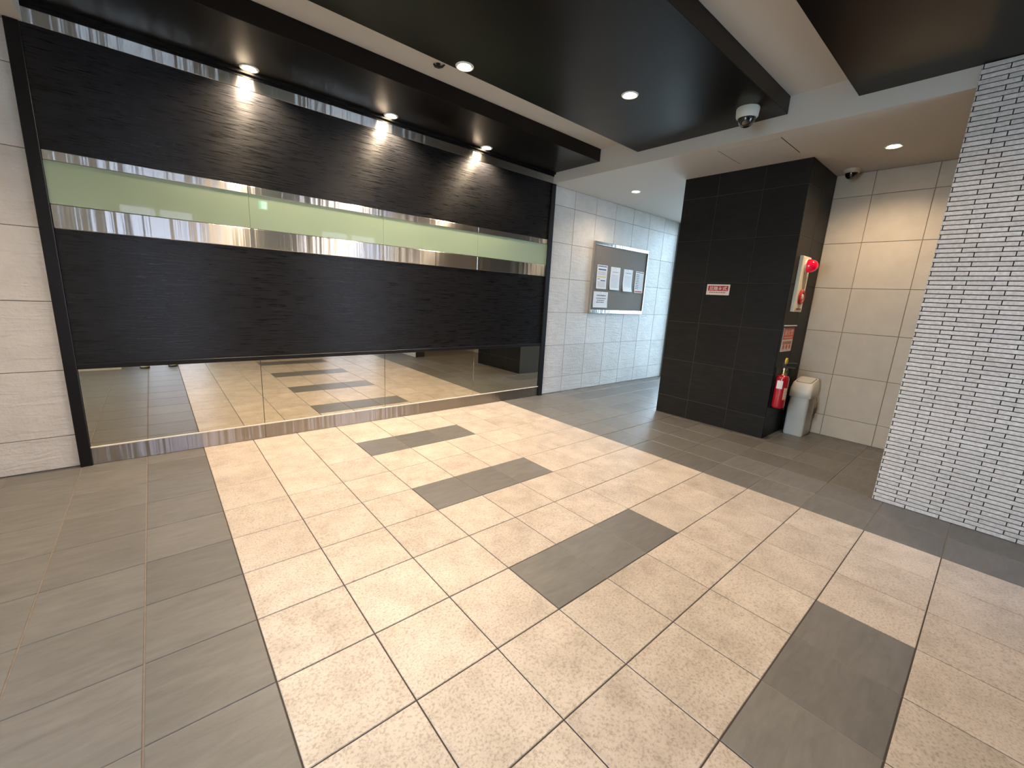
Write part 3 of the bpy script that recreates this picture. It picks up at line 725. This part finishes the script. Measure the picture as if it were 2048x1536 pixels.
# liner: thin crumpled clear film hanging out from under the lid
g = Geo(); rows = []; rn = 44
for j in range(15):
    f = j / 14; z = 1.27 - 0.72 * f
    ring = []
    for k in range(rn):
        a = 2 * math.pi * k / rn
        hx, hy = 0.44 + 0.02 * f, 0.29 + 0.015 * f
        p = max(abs(math.cos(a)) / hx, abs(math.sin(a)) / hy) ; rad = 0.94 / (((abs(math.cos(a)) / hx) ** 6 + (abs(math.sin(a)) / hy) ** 6) ** (1 / 6))* 1.06
        x, y = rad * math.cos(a), rad * math.sin(a)
        nz = noise.noise(Vector((x * 5, y * 5, z * 5))) * 0.045 + noise.noise(Vector((x * 13, y * 13, z * 12))) * 0.022
        bulge = 0.16 * max(0, math.cos(a + 1.1)) ** 4 * math.sin(math.pi * min(1, f * 1.1)) if True else 0
        s = 1 + (nz + 0.02) / max(rad, 0.1) * (0.3 + f) + bulge
        ring.append(g.bm.verts.new((min(bcx + x * s, XR - 0.02), bcy + y * s, z - 0.06 * f * (1 + math.sin(3 * a)) + 0.5 * nz)))
    rows.append(ring)
for a, b in zip(rows, rows[1:]):
    for k in range(rn): g.bm.faces.new((a[k], a[(k + 1) % rn], b[(k + 1) % rn], b[k]))
o = part('liner', g, 'film', t, True); o['label'] = 'clear crumpled plastic bag around the bin'

# ------------------------------------------------------------------ exit sign behind the camera, mirrored in the green glass
xc, zc, h = 4.36, 7.83, 0.22
t = thing('exit_sign', (xc, YR, zc - h), 'small square green running man exit sign above the entrance, mirrored in the green glass', 'exit sign')
part('case', Geo().box(xc - h, xc + h, YR + 0.001, YR + 0.09, zc - h, zc + h, bev=0.012), 'white_metal', t)
part('face', Geo().box(xc - h * 0.93, xc + h * 0.93, YR + 0.09, YR + 0.094, zc - h * 0.93, zc + h * 0.93), 'exit_green', t)
mf = on_face('+y', (xc, YR + 0.094, zc))
prints('doorway', [(-0.16, 0.08, -0.17, 0.17)], mf, 'exit_white', t, 0.002)
def figure(pts): return [(mf @ Vector((x, y, 0.006))) for x, y in pts]
g = Geo()
g.lathe([(0, 0.001), (0.028, 0.001), (0.028, 0.0)], tuple(mf @ Vector((0.0, 0.115, 0.004))), 'y', 12, cap=False)
for a in ([(-0.01, 0.075), (-0.03, -0.01)], [(-0.03, -0.01), (0.03, -0.06), (0.02, -0.14)], [(-0.03, -0.01), (-0.06, -0.07), (-0.13, -0.08)], [(-0.01, 0.07), (0.06, 0.04), (0.10, 0.06)], [(-0.01, 0.07), (-0.08, 0.05), (-0.10, -0.01)]):
    g.tube(figure(a), 0.016, 6)
part('running_figure', g, 'exit_green', t)

# ------------------------------------------------------------------ the shoes that the mirror shows on the grey floor behind
def shoe(x, y, label):
    t = thing('shoe', (x, y, 0), label, 'shoe', 'pair of shoes on the grey floor')
    def ring(yy, hw, z0, z1): return [Vector((x + hw * math.cos(a), yy, z0 + (z1 - z0) * (0.5 + 0.5 * math.sin(a)))) for a in [k * 2 * math.pi / 16 for k in range(16)]]
    prof = [(-0.42, 0.09, 0.30), (-0.40, 0.12, 0.36), (-0.25, 0.135, 0.37), (-0.10, 0.14, 0.33), (0.08, 0.155, 0.25), (0.25, 0.165, 0.19), (0.40, 0.145, 0.15), (0.48, 0.09, 0.12), (0.50, 0.03, 0.09)]
    part('upper', Geo().loft([ring(y + a, b, 0.03, c) for a, b, c in prof]), 'shoe_tan', t, True)
    sole = [(0.10, -0.43), (0.125, -0.3), (0.12, -0.1), (0.165, 0.2), (0.16, 0.38), (0.10, 0.5), (0.0, 0.535)]
    outl = [(x + a, y + b) for a, b in sole] + [(x - a, y + b) for a, b in sole[::-1][1:]]
    part('sole', Geo().loft([[Vector((a, b, 0)) for a, b in outl], [Vector((a, b, 0.07)) for a, b in outl]]), 'shoe_sole', t)
    part('tongue', Geo().loft([[Vector((x + s * 0.06, y - 0.12 + 0.02 * q, 0.33 + 0.02 * q)) for s, q in ((-1, 0), (1, 0), (1, 1), (-1, 1))], [Vector((x + s * 0.05, y - 0.22 + 0.02 * q, 0.46 + 0.02 * q)) for s, q in ((-1, 0), (1, 0), (1, 1), (-1, 1))]]), 'shoe_sole', t)
    for k in range(4): part('lace', Geo().tube([(x - 0.07, y - 0.06 + 0.07 * k, 0.325 - 0.035 * k), (x, y - 0.055 + 0.07 * k, 0.345 - 0.035 * k), (x + 0.07, y - 0.06 + 0.07 * k, 0.325 - 0.035 * k)], 0.012, 6), 'paper', t, True)
shoe(-1.12, -1.45, 'tan laced shoe on the grey floor, mirrored low beside the wall corner')
shoe(-0.18, -1.55, 'tan laced shoe on the grey floor, mirrored low at the edge of the path')
